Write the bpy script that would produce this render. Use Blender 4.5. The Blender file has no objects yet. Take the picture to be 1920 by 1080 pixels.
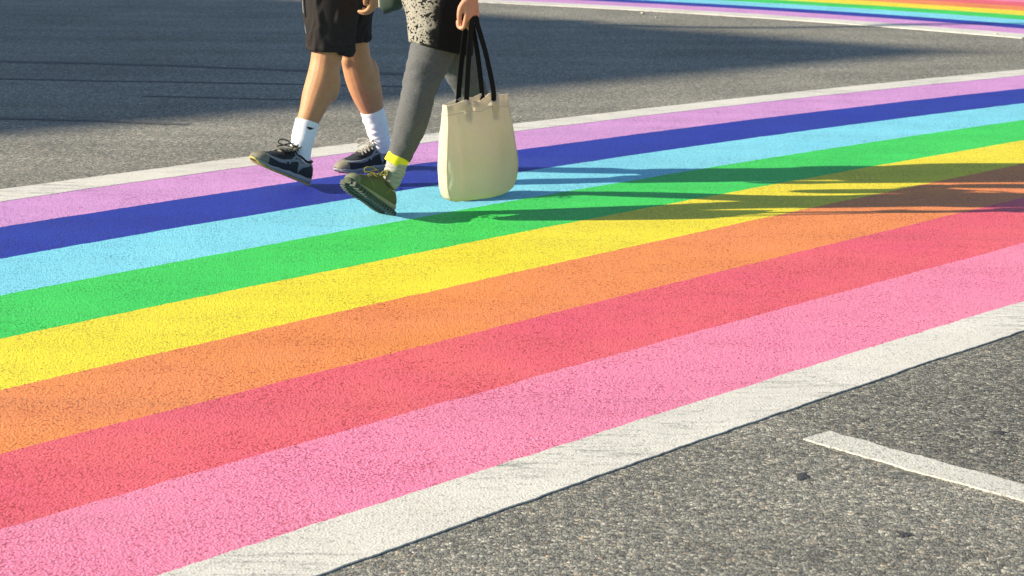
import bpy, bmesh, math, random
import numpy as np
from mathutils import Vector, Matrix, noise as mnoise

random.seed(7)
rng = np.random.default_rng(7)
scene = bpy.context.scene
COL = scene.collection

# ------------------------------------------------------------------ camera
CAM_H, F_PX, HORIZON, ROLL = 1.31, 3800.0, -305.0, 0.0112
pitch = math.atan2(540 - HORIZON, F_PX)
cam = bpy.data.cameras.new("camera")
cam_ob = bpy.data.objects.new("camera", cam)
COL.objects.link(cam_ob)
_r0 = Vector((1, 0, 0)); _u0 = Vector((0, math.sin(pitch), math.cos(pitch))); _f = Vector((0, math.cos(pitch), -math.sin(pitch)))
_c, _s = math.cos(ROLL), math.sin(ROLL)
_r = _r0 * _c + _u0 * _s; _u = _u0 * _c - _r0 * _s
cam_ob.matrix_world = Matrix(((_r.x, _u.x, -_f.x, 0), (_r.y, _u.y, -_f.y, 0), (_r.z, _u.z, -_f.z, CAM_H), (0, 0, 0, 1)))
cam.sensor_width = 36.0
cam.lens = F_PX / 1920 * 36.0
cam.clip_start, cam.clip_end = 0.1, 1500
cam.dof.use_dof = True
cam.dof.focus_distance = 5.7
cam.dof.aperture_fstop = 11.5
scene.camera = cam_ob

# ------------------------------------------------------------------ light
SUN_EL, SUN_AZ = math.radians(23.5), math.radians(6.0)      # shadows run to +x, 6 degrees towards +y
world = bpy.data.worlds.new("World"); scene.world = world
world.use_nodes = True
wn = world.node_tree
bg = wn.nodes["Background"]
sky = wn.nodes.new("ShaderNodeTexSky")
sky.sky_type = 'NISHITA'; sky.sun_disc = False
sky.sun_elevation = SUN_EL
to_sun = Vector((-math.cos(SUN_AZ) * math.cos(SUN_EL), -math.sin(SUN_AZ) * math.cos(SUN_EL), math.sin(SUN_EL)))
sky.sun_rotation = math.atan2(to_sun.x, to_sun.y)
sky.air_density, sky.dust_density, sky.ozone_density = 1.0, 0.3, 2.0
wn.links.new(sky.outputs[0], bg.inputs[0])
bg.inputs[1].default_value = 0.085
sun = bpy.data.lights.new("sun", 'SUN')
sun.energy = 5.0; sun.angle = math.radians(0.53); sun.color = (1.0, 0.89, 0.70)
sun_ob = bpy.data.objects.new("sun", sun); COL.objects.link(sun_ob)
sun_ob.rotation_euler = to_sun.to_track_quat('Z', 'Y').to_euler()
scene.view_settings.view_transform = 'Standard'
scene.view_settings.look = 'None'
scene.view_settings.exposure = 0.95
scene.view_settings.gamma = 1.0
scene.view_settings.use_curve_mapping = False

# ------------------------------------------------------------------ helpers
def link(name, me, parent=None):
    o = bpy.data.objects.new(name, me); COL.objects.link(o)
    if parent is not None: o.parent = parent
    return o

def tag(o, label=None, cat=None, group=None, kind=None):
    if label: o["label"] = label
    if cat: o["category"] = cat
    if group: o["group"] = group
    if kind: o["kind"] = kind
    return o

class MB:
    def __init__(self): self.v = []; self.f = []
    def add(self, vs, fs):
        b = len(self.v); self.v += [tuple(map(float, p)) for p in vs]; self.f += [tuple(i + b for i in f) for f in fs]
        return self
    def box(self, c, sx, sy, sz, M=None):
        vs = [Vector(((i & 1) - .5, ((i >> 1) & 1) - .5, ((i >> 2) & 1) - .5)) for i in range(8)]
        vs = [Vector((v.x * sx, v.y * sy, v.z * sz)) + Vector(c) for v in vs]
        if M is not None: vs = [M @ v for v in vs]
        return self.add(vs, [(0, 2, 3, 1), (4, 5, 7, 6), (0, 1, 5, 4), (2, 6, 7, 3), (0, 4, 6, 2), (1, 3, 7, 5)])
    def loft(self, rings, cap=(True, True), closed=True):
        n = len(rings[0]); vs = [p for r in rings for p in r]; fs = []
        m = n if closed else n - 1
        for i in range(len(rings) - 1):
            for j in range(m):
                k = (j + 1) % n
                fs.append((i * n + j, i * n + k, (i + 1) * n + k, (i + 1) * n + j))
        if cap[0]:
            vs.append(np.mean(np.array(rings[0]), axis=0)); c = len(vs) - 1
            fs += [(c, (j + 1) % n, j) for j in range(n)]
        if cap[1]:
            vs.append(np.mean(np.array(rings[-1]), axis=0)); c = len(vs) - 1; b = (len(rings) - 1) * n
            fs += [(c, b + j, b + (j + 1) % n) for j in range(n)]
        return self.add(vs, fs)
    def tube(self, pts, rad, n=14, sub=4, flat=None, fdir=None, round_ends=True):
        """smooth tube through pts; rad = radius or (radius across, radius along fdir) per point"""
        P = np.array([tuple(p) for p in pts], float)
        Rr = np.array([(r, r) if not isinstance(r, (tuple, list)) else tuple(r) for r in rad], float)
        if sub > 1 and len(P) > 2: P, Rr = catmull(P, sub), catmull(Rr, sub)
        T = np.gradient(P, axis=0); T /= np.linalg.norm(T, axis=1)[:, None] + 1e-12
        ref = np.array(fdir if fdir is not None else ((0, 0, 1) if abs(T[0][2]) < .8 else (1, 0, 0)), float)
        rings = []; a = ref
        ang = np.linspace(0, 2 * math.pi, n, endpoint=False)
        idx = list(range(len(P)))
        fr = []
        for i in idx:
            base = ref if fdir is not None else a
            b = base - T[i] * base.dot(T[i]); b /= np.linalg.norm(b) + 1e-12
            a = b; c = np.cross(T[i], b); fr.append((c, b))
        def ring(i, off, sc):
            c, b = fr[i]
            return [P[i] + T[i] * off + (c * math.cos(t) * Rr[i][0] + b * math.sin(t) * Rr[i][1]) * sc for t in ang]
        if round_ends:
            for q in (80, 55, 28): rings.append(ring(0, -math.sin(math.radians(q)) * Rr[0].min(), math.cos(math.radians(q))))
        for i in idx: rings.append(ring(i, 0, 1))
        if round_ends:
            for q in (28, 55, 80): rings.append(ring(len(P) - 1, math.sin(math.radians(q)) * Rr[-1].min(), math.cos(math.radians(q))))
        return self.loft(rings)
    def ball(self, c, r, n=16, m=10, M=None):
        r = (r, r, r) if not isinstance(r, (tuple, list)) else r
        rings = []
        for i in range(1, m):
            t = math.pi * i / m
            ring = [Vector((r[0] * math.sin(t) * math.cos(2 * math.pi * j / n), r[1] * math.sin(t) * math.sin(2 * math.pi * j / n), -r[2] * math.cos(t))) for j in range(n)]
            rings.append([(M @ q if M else q) + Vector(c) for q in ring])
        return self.loft(rings)
    def mesh(self, name):
        me = bpy.data.meshes.new(name); me.from_pydata(self.v, [], self.f); me.update(); return me
    def build(self, name, mat, parent=None, smooth=True, M=None):
        me = self.mesh(name)
        if M is not None: me.transform(M)
        bm = bmesh.new(); bm.from_mesh(me); bmesh.ops.recalc_face_normals(bm, faces=bm.faces); bm.to_mesh(me); bm.free()
        if smooth: me.polygons.foreach_set("use_smooth", [True] * len(me.polygons))
        me.materials.append(mat)
        return link(name, me, parent)

def catmull(P, sub):
    P = np.array(P, float); out = []
    for i in range(len(P) - 1):
        p0 = P[max(i - 1, 0)]; p1 = P[i]; p2 = P[i + 1]; p3 = P[min(i + 2, len(P) - 1)]
        for k in range(sub):
            t = k / sub
            out.append(.5 * ((2 * p1) + (-p0 + p2) * t + (2 * p0 - 5 * p1 + 4 * p2 - p3) * t * t + (-p0 + 3 * p1 - 3 * p2 + p3) * t ** 3))
    out.append(P[-1]); return np.array(out)

def remeshed(mb, name, mat, voxel, parent=None, smooth_iter=4, disp=None):
    """fuse overlapping closed shapes into ONE continuous skin"""
    me = mb.mesh(name)
    bm = bmesh.new(); bm.from_mesh(me); bmesh.ops.recalc_face_normals(bm, faces=bm.faces); bm.to_mesh(me); bm.free()
    o = link("tmp", me)
    md = o.modifiers.new("r", 'REMESH'); md.mode = 'VOXEL'; md.voxel_size = voxel
    ms = o.modifiers.new("s", 'SMOOTH'); ms.factor = .5; ms.iterations = smooth_iter
    dg = bpy.context.evaluated_depsgraph_get()
    me2 = bpy.data.meshes.new_from_object(o.evaluated_get(dg))
    bpy.data.objects.remove(o); bpy.data.meshes.remove(me)
    me2.name = name
    if disp is not None:
        n = len(me2.vertices); co = np.empty(n * 3); no = np.empty(n * 3)
        me2.vertices.foreach_get("co", co); me2.vertices.foreach_get("normal", no)
        co = co.reshape(-1, 3); no = no.reshape(-1, 3)
        d = np.array([disp(Vector(p), Vector(q)) for p, q in zip(co, no)])
        me2.vertices.foreach_set("co", (co + no * d[:, None]).ravel()); me2.update()
    me2.materials.clear(); me2.materials.append(mat)
    me2.polygons.foreach_set("use_smooth", [True] * len(me2.polygons))
    return link(name, me2, parent)

# ---- node helper
class NT:
    def __init__(self, name):
        self.m = bpy.data.materials.new(name); self.m.use_nodes = True
        self.t = self.m.node_tree; self.b = self.t.nodes["Principled BSDF"]
        self.b.inputs["Specular IOR Level"].default_value = 0.25
    def n(self, typ, **kw):
        nd = self.t.nodes.new(typ)
        for k, v in kw.items():
            if k.startswith("i_"):
                key = k[2:]
                if key.isdigit(): key = int(key)
                else: key = key.replace("_", " ")
                if hasattr(v, "is_output"): self.t.links.new(v, nd.inputs[key])
                else: nd.inputs[key].default_value = v
            else: setattr(nd, k, v)
        return nd
    def pos(self, scale=(1, 1, 1), rot=0.0, obj=False):
        src = self.n("ShaderNodeTexCoord").outputs["Object"] if obj else self.n("ShaderNodeNewGeometry").outputs["Position"]
        mp = self.n("ShaderNodeMapping"); mp.inputs["Scale"].default_value = scale; mp.inputs["Rotation"].default_value = (0, 0, rot)
        self.t.links.new(src, mp.inputs["Vector"]); return mp.outputs[0]
    def noise(self, vec, scale, detail=2.0, rough=.5, out=0):
        nd = self.n("ShaderNodeTexNoise", i_Vector=vec, i_Scale=scale, i_Detail=detail, i_Roughness=rough); return nd.outputs[out]
    def voro(self, vec, scale, feature='F1', out=0, rnd=1.0):
        nd = self.n("ShaderNodeTexVoronoi", feature=feature, i_Vector=vec, i_Scale=scale); nd.inputs["Randomness"].default_value = rnd; return nd.outputs[out]
    def math(self, op, a, b=0.0, clamp=False):
        nd = self.n("ShaderNodeMath", operation=op, use_clamp=clamp, i_0=a, i_1=b); return nd.outputs[0]
    def ramp(self, fac, stops, interp='LINEAR'):
        nd = self.n("ShaderNodeValToRGB", i_Fac=fac); cr = nd.color_ramp; cr.interpolation = interp
        while len(cr.elements) > 1: cr.elements.remove(cr.elements[-1])
        for i, (p, c) in enumerate(stops):
            e = cr.elements[0] if i == 0 else cr.elements.new(p)
            e.position = p; e.color = c if len(c) == 4 else (*c, 1)
        return nd.outputs[0]
    def smooth(self, v, lo, hi, a=0.0, b=1.0):
        nd = self.n("ShaderNodeMapRange", i_0=v, i_1=lo, i_2=hi, i_3=a, i_4=b); return nd.outputs[0]
    def mix(self, fac, a, b, blend='MIX'):
        nd = self.n("ShaderNodeMix", data_type='RGBA', blend_type=blend)
        for key, v in ((0, fac), (6, a), (7, b)):
            if hasattr(v, "is_output"): self.t.links.new(v, nd.inputs[key])
            else: nd.inputs[key].default_value = v if not isinstance(v, tuple) or len(v) == 4 else (*v, 1)
        return nd.outputs[2]
    def set(self, **kw):
        for k, v in kw.items():
            key = k.replace("_", " ")
            if hasattr(v, "is_output"): self.t.links.new(v, self.b.inputs[key])
            else: self.b.inputs[key].default_value = (*v, 1) if isinstance(v, tuple) and len(v) == 3 and "Color" in key else v
    def bump(self, h, dist, strength=1.0, prev=None):
        nd = self.n("ShaderNodeBump", i_Height=h); nd.inputs["Distance"].default_value = dist; nd.inputs["Strength"].default_value = strength
        if prev is not None: self.t.links.new(prev, nd.inputs["Normal"])
        self.t.links.new(nd.outputs[0], self.b.inputs["Normal"]); return nd.outputs[0]

def plain(name, col, rough=.7, spec=.25, metal=0.0, bump=None, var=0.0, varscale=30.0):
    t = NT(name); p = t.pos()
    c = (*col, 1)
    if var:
        f = t.noise(p, varscale, 3)
        c = t.mix(f, tuple(x * (1 - var) for x in col), tuple(min(1, x * (1 + var)) for x in col))
    t.set(Base_Color=c, Roughness=rough, Specular_IOR_Level=spec, Metallic=metal)
    if bump: t.bump(t.noise(p, bump[0], 3), bump[1])
    return t.m

# ------------------------------------------------------------------ ground materials
def asphalt_material():
    t = NT("asphalt")
    p = t.pos()
    pw = t.n("ShaderNodeVectorMath", operation='ADD', i_0=p)
    wob = t.n("ShaderNodeTexNoise", i_Vector=p, i_Scale=90.0)
    sc = t.n("ShaderNodeVectorMath", operation='SCALE', i_0=wob.outputs["Color"]); sc.inputs["Scale"].default_value = .006
    t.t.links.new(sc.outputs[0], pw.inputs[1]); pv = pw.outputs[0]
    cell = t.voro(pv, 132.0, out=1); cellb = t.n("ShaderNodeSeparateColor", i_0=cell).outputs
    edge = t.voro(pv, 132.0, 'DISTANCE_TO_EDGE')
    cell2 = t.n("ShaderNodeSeparateColor", i_0=t.voro(pv, 230.0, out=1)).outputs
    stone = t.ramp(cellb[0], [(0, (.035, .036, .038)), (.3, (.10, .099, .092)), (.65, (.20, .19, .165)), (.88, (.31, .285, .23)), (1, (.52, .48, .40))])
    tint = t.ramp(cellb[1], [(0, (1, 1, 1)), (.9, (1, 1, 1)), (.955, (1.08, .9, .74)), (.985, (1.12, .82, .66)), (1, (.9, .97, 1.05))])
    stone = t.mix(1.0, stone, tint, 'MULTIPLY')
    fine = t.ramp(cell2[0], [(0, (.03, .03, .032)), (.45, (.115, .112, .1)), (1, (.27, .255, .22))])
    c = t.mix(t.smooth(t.noise(p, 14.0, 3), .35, .65, .25, .6), stone, fine)
    c = t.mix(t.smooth(edge, 0.0, .10, .35, 0), c, (.05, .05, .048))
    # coarser grain so that the texture survives in the middle distance
    mid = t.math('MULTIPLY', t.smooth(t.noise(p, 36.0, 3, .7), .32, .68, .72, 1.28), t.smooth(t.noise(p, 100.0, 2, .6), .32, .68, .7, 1.3))
    big = t.smooth(t.noise(p, 1.1, 4, .6), .3, .7, .84, 1.16)
    tyre = t.smooth(t.noise(t.pos((.22, 2.6, 1), math.radians(-4)), 1.0, 3), .35, .65, .88, 1.1)
    m = t.math('MULTIPLY', t.math('MULTIPLY', mid, big), tyre)
    m = t.math('MULTIPLY', m, 1.48)
    cm = t.n("ShaderNodeVectorMath", operation='SCALE', i_0=t.mix(1.0, c, (1.0, 1.0, .95), 'MULTIPLY'), i_Scale=m).outputs[0]
    rel = t.n("ShaderNodeVectorMath", operation='SUBTRACT', i_0=p, i_1=(.70, 4.41, 0)).outputs[0]
    across = t.n("ShaderNodeVectorMath", operation='DOT_PRODUCT', i_0=rel, i_1=(.72, .69, 0)).outputs["Value"]
    along = t.n("ShaderNodeVectorMath", operation='DOT_PRODUCT', i_0=rel, i_1=(.69, -.72, 0)).outputs["Value"]
    near = t.n("ShaderNodeVectorMath", operation='LENGTH', i_0=rel).outputs["Value"]
    old = t.math('MULTIPLY', t.smooth(t.math('ADD', across, t.math('MULTIPLY', t.noise(p, 6.0, 3), .12)), .0, .16, 0, 1), t.math('MULTIPLY', t.smooth(along, -.45, .15, 0, 1), t.smooth(near, 2.6, 3.4, 1, 0)))
    cm = t.mix(old, cm, t.n("ShaderNodeVectorMath", operation='SCALE', i_0=cm, i_Scale=t.smooth(cellb[2], .1, .9, .42, 1.05)).outputs[0])
    # old dark gum and oil spots
    sp = t.voro(p, 1.9, out=0); spw = t.math('ADD', sp, t.math('MULTIPLY', t.noise(p, 60.0, 2), .03))
    cm = t.mix(t.smooth(spw, .036, .046, .7, 0), cm, (.04, .042, .048))
    t.set(Base_Color=cm, Roughness=.82, Specular_IOR_Level=.3)
    hgt = t.math('ADD', t.math('MULTIPLY', t.smooth(edge, 0, .3), .7), t.math('MULTIPLY', cellb[2], .5))
    hgt = t.math('ADD', hgt, t.math('MULTIPLY', t.noise(p, 300.0, 2), .5))
    hgt = t.math('ADD', hgt, t.math('MULTIPLY', t.noise(p, 45.0, 2), 1.0))
    t.bump(hgt, .0022, .7)
    return t.m
ASPHALT = asphalt_material()

def paint_material(name, col, alt=None, pit_amount=.3, pit_shade=None, bumpd=.0024, sparkle=0.0, dirt=.10, grime=0.0):
    t = NT(name); p = t.pos()
    alt = alt or col
    pit_shade = pit_shade or tuple(.55 * x ** 1.6 + .008 for x in col)
    c = t.mix(t.smooth(t.noise(p, 1.7, 4, .6), .32, .68), col, alt)
    shade = t.smooth(t.noise(p, 85.0, 4, .85), .32, .68, 1 - dirt * 1.2, 1 + dirt * 1.2)
    shade = t.math('MULTIPLY', shade, t.smooth(t.noise(p, 300.0, 2, .6), .3, .7, 1 - dirt, 1 + dirt))
    shade = t.math('MULTIPLY', shade, t.smooth(t.noise(t.pos((.4, 3.2, 1), math.radians(-8)), 1.3, 4, .65), .3, .7, .93, 1.05))
    c = t.n("ShaderNodeVectorMath", operation='SCALE', i_0=c, i_Scale=shade).outputs[0]
    # pits of the asphalt texture, their shade painted in as darkened paint colour
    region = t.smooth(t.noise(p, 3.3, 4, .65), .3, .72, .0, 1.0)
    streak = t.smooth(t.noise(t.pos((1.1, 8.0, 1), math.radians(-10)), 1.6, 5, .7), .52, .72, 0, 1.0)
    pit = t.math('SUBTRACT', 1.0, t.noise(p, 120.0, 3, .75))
    thr = t.math('SUBTRACT', .612, t.math('ADD', t.math('MULTIPLY', region, .075 * pit_amount / .3), t.math('MULTIPLY', streak, .035 * pit_amount / .3)))
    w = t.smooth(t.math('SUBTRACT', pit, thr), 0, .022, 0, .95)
    c = t.mix(w, c, pit_shade)
    scuff_zone = t.smooth(t.noise(p, .75, 2, .5), .60, .70, 0, 1)
    scuff = t.math('MULTIPLY', t.math('MULTIPLY', scuff_zone, streak), t.smooth(t.noise(p, 90.0, 3, .7), .42, .6, 0, .8))
    c = t.mix(scuff, c, (.10, .10, .105))
    tyre = t.smooth(t.noise(t.pos((.16, 1.7, 1), math.radians(-3)), 1.0, 4, .6), .56, .72, 0, .22)
    c = t.mix(t.math('MULTIPLY', tyre, t.smooth(t.noise(p, 40.0, 3, .7), .3, .7, .3, 1)), c, (.10, .10, .105))
    if grime:
        gz = t.smooth(t.noise(p, 1.5, 3, .6), .44, .62, .12, 1)
        gs = t.smooth(t.noise(t.pos((2.0, 13.0, 1), math.radians(-38)), 2.2, 6, .8), .50, .68, 0, 1)
        gd = t.smooth(t.noise(p, 110.0, 3, .7), .38, .62, .2, 1)
        c = t.mix(t.math('MULTIPLY', t.math('MULTIPLY', gz, gs), t.math('MULTIPLY', gd, grime)), c, (.27, .265, .24))
    if sparkle:
        sv = t.n("ShaderNodeSeparateColor", i_0=t.voro(p, 150.0, out=1)).outputs
        c = t.mix(t.smooth(sv[0], .8, 1.0, 0, sparkle), c, tuple(min(1, x * 1.5 + .12) for x in col))
    t.set(Base_Color=c, Roughness=.62, Specular_IOR_Level=.3)
    hgt = t.math('ADD', t.noise(p, 250.0, 2, .6), t.math('MULTIPLY', t.voro(p, 165.0, 'F1'), .8))
    hgt = t.math('ADD', hgt, t.math('MULTIPLY', t.noise(p, 60.0, 2, .5), .5))
    hgt = t.math('ADD', hgt, t.math('MULTIPLY', w, -.35))
    t.bump(hgt, bumpd, .8)
    return t.m

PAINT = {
    'white': paint_material("paint_white", (.74, .71, .625), (.64, .61, .53), pit_amount=.10, pit_shade=(.36, .34, .30), bumpd=.0012, dirt=.045, grime=2.4),
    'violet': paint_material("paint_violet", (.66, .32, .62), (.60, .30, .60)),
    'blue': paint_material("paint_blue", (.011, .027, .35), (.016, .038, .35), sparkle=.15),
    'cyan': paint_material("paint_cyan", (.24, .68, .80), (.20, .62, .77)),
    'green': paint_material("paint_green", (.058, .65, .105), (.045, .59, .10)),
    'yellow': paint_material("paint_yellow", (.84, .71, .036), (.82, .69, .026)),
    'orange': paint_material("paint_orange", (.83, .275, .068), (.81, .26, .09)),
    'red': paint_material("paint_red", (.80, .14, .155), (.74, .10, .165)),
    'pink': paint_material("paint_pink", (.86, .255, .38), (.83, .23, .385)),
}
LANE = paint_material("paint_white_old", (.64, .615, .53), (.56, .54, .47), pit_amount=.16, pit_shade=(.27, .26, .235), bumpd=.0014, dirt=.06, grime=1.6)
TAR = plain("tar", (.135, .132, .122), .85, .25, bump=(80, .003))

# ------------------------------------------------------------------ ground sheet
g = MB(); g.add([(-220, -120, 0), (220, -120, 0), (220, 320, 0), (-220, 320, 0)], [(0, 1, 2, 3)])
road = g.build("road", ASPHALT, smooth=False)
tag(road, "grey weathered asphalt road surface with coarse stone grain", kind="structure")

def edge_wobble(s, seed, amp=.0055):
    return amp * (mnoise.noise(Vector((s * 3.1, seed * 7.7, 0))) + .8 * mnoise.noise(Vector((s * 14.0, seed * 3.3, 5))) + .5 * mnoise.noise(Vector((s * 45.0, seed, 9))) + .5 * mnoise.noise(Vector((s * 130.0, seed, 4))))

def stripe(name, mat, fa, fb, s0, s1, t, n, z, parent, sa, sb, step=.012, ra=.0055, thick=None):
    """sheet of paint between two edge curves, with a thin turned-down edge all round"""
    k = int((s1 - s0) / step); mb = MB(); A = []; B = []
    for i in range(k + 1):
        s = s0 + (s1 - s0) * i / k
        a = fa(s) + edge_wobble(s, sa, ra); b = fb(s) + edge_wobble(s, sb, ra)
        A.append((t[0] * s + n[0] * a, t[1] * s + n[1] * a)); B.append((t[0] * s + n[0] * b, t[1] * s + n[1] * b))
    zb = .0005
    vs = []; fs = []
    for i in range(k + 1): vs += [(*A[i], zb), (*A[i], z), (*B[i], z), (*B[i], zb)]
    for i in range(k):
        for j in range(3): fs.append((i * 4 + j, i * 4 + j + 1, i * 4 + j + 5, i * 4 + j + 4))
    fs += [(0, 1, 2, 3), (k * 4 + 3, k * 4 + 2, k * 4 + 1, k * 4)]
    mb.add(vs, fs)
    return mb.build(name, mat, parent, smooth=False)

TH = math.radians(45.5); T1 = (math.cos(TH), math.sin(TH)); N1 = (math.sin(TH), -math.cos(TH))
EDGE = [(.0123, .0199, -6.6203), (.0150, .0123, -6.4300), (.0150, .0114, -6.0210), (.0155, .0062, -5.6030), (.0130, -.0011, -5.1700),
        (.0095, -.0101, -4.7367), (.0060, -.0265, -4.3305), (.0040, -.0330, -3.8960), (.0040, -.0240, -3.4520), (.0051, -.0105, -2.9966), (.0070, -.0090, -2.8110)]
def ef(i):
    a, b, c = EDGE[i]
    def f(s):
        u = max(-4.5, min(5.5, s - 6)); r = a * u * u + b * u + c
        if s - 6 != u: r += (2 * a * u + b) * (s - 6 - u)
        return r
    return f
ORDER = ['white', 'violet', 'blue', 'cyan', 'green', 'yellow', 'orange', 'red', 'pink', 'white']
PLACE = {'violet': 'pale violet stripe', 'blue': 'deep blue stripe', 'cyan': 'light cyan stripe', 'green': 'bright green stripe', 'yellow': 'bright yellow stripe',
         'orange': 'orange stripe', 'red': 'coral red stripe', 'pink': 'pink stripe'}
cw = bpy.data.objects.new("crosswalk", None); COL.objects.link(cw)
tag(cw, "wide rainbow crosswalk under the two walkers, edged with white lines", kind="structure")
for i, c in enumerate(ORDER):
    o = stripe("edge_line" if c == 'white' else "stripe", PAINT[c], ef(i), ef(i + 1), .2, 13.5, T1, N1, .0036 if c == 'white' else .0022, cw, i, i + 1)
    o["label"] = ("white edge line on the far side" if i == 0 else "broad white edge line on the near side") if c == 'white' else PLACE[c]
# far crosswalk: same colours the other way round, runs away to the left
TH2 = math.radians(-37); T2 = (math.cos(TH2), math.sin(TH2)); N2 = (-math.sin(TH2), math.cos(TH2))
OFF = [0, .27, .66, .95, 1.345, 1.69, 2.09, 2.5, 2.9, 3.3, 3.56]
def ff(i):
    def f(s):
        u = max(-11.0, s); r = -.0440 * u * u - .6478 * u + 10.984
        if u != s: r += (-2 * .044 * u - .6478) * (s - u)
        return r + OFF[i]
    return f
cw2 = bpy.data.objects.new("crosswalk", None); COL.objects.link(cw2)
tag(cw2, "second rainbow crosswalk in the far upper right corner", kind="structure")
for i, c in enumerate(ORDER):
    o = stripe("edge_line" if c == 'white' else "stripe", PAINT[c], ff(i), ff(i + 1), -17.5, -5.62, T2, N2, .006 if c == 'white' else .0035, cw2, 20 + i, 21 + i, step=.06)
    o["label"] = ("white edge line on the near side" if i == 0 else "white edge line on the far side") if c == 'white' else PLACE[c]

# short white line in the lower right
A, B, C_, D_ = (.655, 4.357), (.723, 4.412), (1.500, 3.600), (1.418, 3.525)
L = Vector((D_[0] - A[0], D_[1] - A[1])).length
tl = Vector((D_[0] - A[0], D_[1] - A[1])) / L; nl = Vector((-tl.y, tl.x))
s_a = A[0] * tl.x + A[1] * tl.y; n_a = A[0] * nl.x + A[1] * nl.y
o = stripe("lane_line", LANE, lambda s: n_a, lambda s: n_a + .094 + .012 * (s - s_a), s_a, s_a + 2.2, tl, nl, .004, None, 51, 52, step=.01, ra=.009)
tag(o, "short white painted lane line on the asphalt at the lower right", kind="structure")

GUM = plain("gum_black", (.065, .066, .07), .85, .2, bump=(200, .004), var=.4, varscale=120)
def seam(name, pts, w, label):
    P = catmull(np.array([(x, y) for x, y in pts]), 14); mb = MB(); vs = []; fs = []
    for i, q in enumerate(P):
        ww = w * (.6 + .8 * abs(mnoise.noise(Vector((i * .35, w * 99, 1)))) + .3)
        yy = .02 * mnoise.noise(Vector((q[0] * 3, q[1], 3)))
        vs += [(q[0], q[1] - ww / 2 + yy, .0022), (q[0], q[1] + ww / 2 + yy, .0022)]
    fs = [(2 * i, 2 * i + 2, 2 * i + 3, 2 * i + 1) for i in range(len(P) - 1)]
    mb.add(vs, fs)
    return tag(mb.build(name, TAR, None, smooth=False), label, kind="structure")
seam("tar_seam", [(-4.2, 12.0), (-3.01, 11.84), (-2.11, 11.73), (-1.23, 11.54), (-.2, 11.35)], .075, "long black tar seam across the shaded asphalt at upper left")
seam("tar_seam", [(-2.9, 11.0), (-2.5, 10.95), (-1.16, 10.88), (-.4, 10.80)], .045, "thinner black tar seam just below the long one")
seam("tar_seam", [(-3.4, 9.50), (-2.4, 9.42), (-1.89, 9.36), (-1.5, 9.28)], .045, "faint tar seam at the edge of the large shadow, far left")
seam("tar_seam", [(-1.9, 10.30), (-1.5, 10.26), (-1.05, 10.23)], .03, "faint short tar seam left of the man's legs")

# flattened black spots of tar and gum, a few pebbles
def blot(name, x, y, r, sq, label):
    mb = MB(); n = 22; vs = [(x, y, .0045)]
    for k in range(n):
        a = 2 * math.pi * k / n; q = r * (.9 + .7 * mnoise.noise(Vector((math.cos(a) * 1.3, math.sin(a) * 1.3, x * 10))) + .5 * mnoise.noise(Vector((math.cos(a) * 5, math.sin(a) * 5, x * 30))))
        vs.append((x + q * math.cos(a), y + q * sq * math.sin(a), .0012))
    mb.add(vs, [(0, k + 1, (k + 1) % n + 1) for k in range(n)])
    return tag(mb.build(name, GUM), label, "spot", "dark spots on the near asphalt")
blot("tar_spot", .618, 4.092, .018, 1.1, "small dark spot on the asphalt left of the short white line")
blot("tar_spot", .765, 3.731, .017, 1.2, "small dark spot on the asphalt near the bottom edge, below the short white line")
blot("tar_spot", 1.109, 4.43, .02, .8, "dark sliver on the asphalt above the short white line")
STONE = plain("pebble_stone", (.5, .45, .36), .8, var=.2)
for (x, y, r, lab) in [(.978, 15.62, .018, "white scrap lying beside the far crosswalk's white edge line"), (1.06, 15.3, .011, "tiny pale pebble in front of the far crosswalk, right of the white scrap"),
                       (3.36, 14.2, .016, "small orange pebble on the asphalt at the far right")]:
    mb = MB(); mb.ball((x, y, r * .35), (r, r * .8, r * .45), 10, 7)
    mb.v = [tuple(Vector(v) + Vector((mnoise.noise(Vector(v) * 60), mnoise.noise(Vector(v) * 60 + Vector((9, 0, 0))), 0)) * r * .3) for v in mb.v]
    tag(mb.build("pebble", STONE), lab, "pebble")

# ------------------------------------------------------------------ house whose gable throws the large shadow, pole and cable
BRICK = plain("house_render", (.36, .31, .26), .85, var=.12, varscale=6)
ROOFM = plain("roof_tiles", (.12, .075, .06), .8, var=.3, varscale=14)
FRAME = plain("window_paint", (.75, .74, .7), .5)
GLASS = plain("window_glass", (.03, .035, .04), .08, .5)
DOORM = plain("door_paint", (.05, .09, .07), .4)
sv = Vector((math.cos(SUN_AZ), math.sin(SUN_AZ))); nv = Vector((-sv.y, sv.x)); TEL = math.tan(SUN_EL)
DIST = 33.0
apex = Vector((2.95, 13.04)); hA = DIST * TEL; phi = math.atan(.24); kR = 1.31 * TEL * math.cos(phi)
base = apex - sv * DIST
gd = (nv * math.cos(phi) + sv * math.sin(phi)); wd = Vector((-gd.y, gd.x))            # along the gable wall, into the house
HW, HL = 6.2, 13.0
house = bpy.data.objects.new("house", None); COL.objects.link(house); house.location = (base.x, base.y, 0)
tag(house, "rendered gabled house standing in the sun's path beyond the left edge", "house")
MH = Matrix(((gd.x, wd.x, 0, 0), (gd.y, wd.y, 0, 0), (0, 0, 1, 0), (0, 0, 0, 1)))
EA = hA - kR * HW
mb = MB()
prof = [(-HW + .35, 0), (HW - .35, 0), (HW - .35, EA + kR * .35 - .25), (0, hA - .25), (-HW + .35, EA + kR * .35 - .25)]
mb.add([(x, .3, z) for x, z in prof] + [(x, HL, z) for x, z in prof],
       [(4, 3, 2, 1, 0), (5, 6, 7, 8, 9)] + [(i, (i + 1) % 5, (i + 1) % 5 + 5, i + 5) for i in range(5)])
mb.build("wall", BRICK, house, smooth=False, M=MH)
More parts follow.
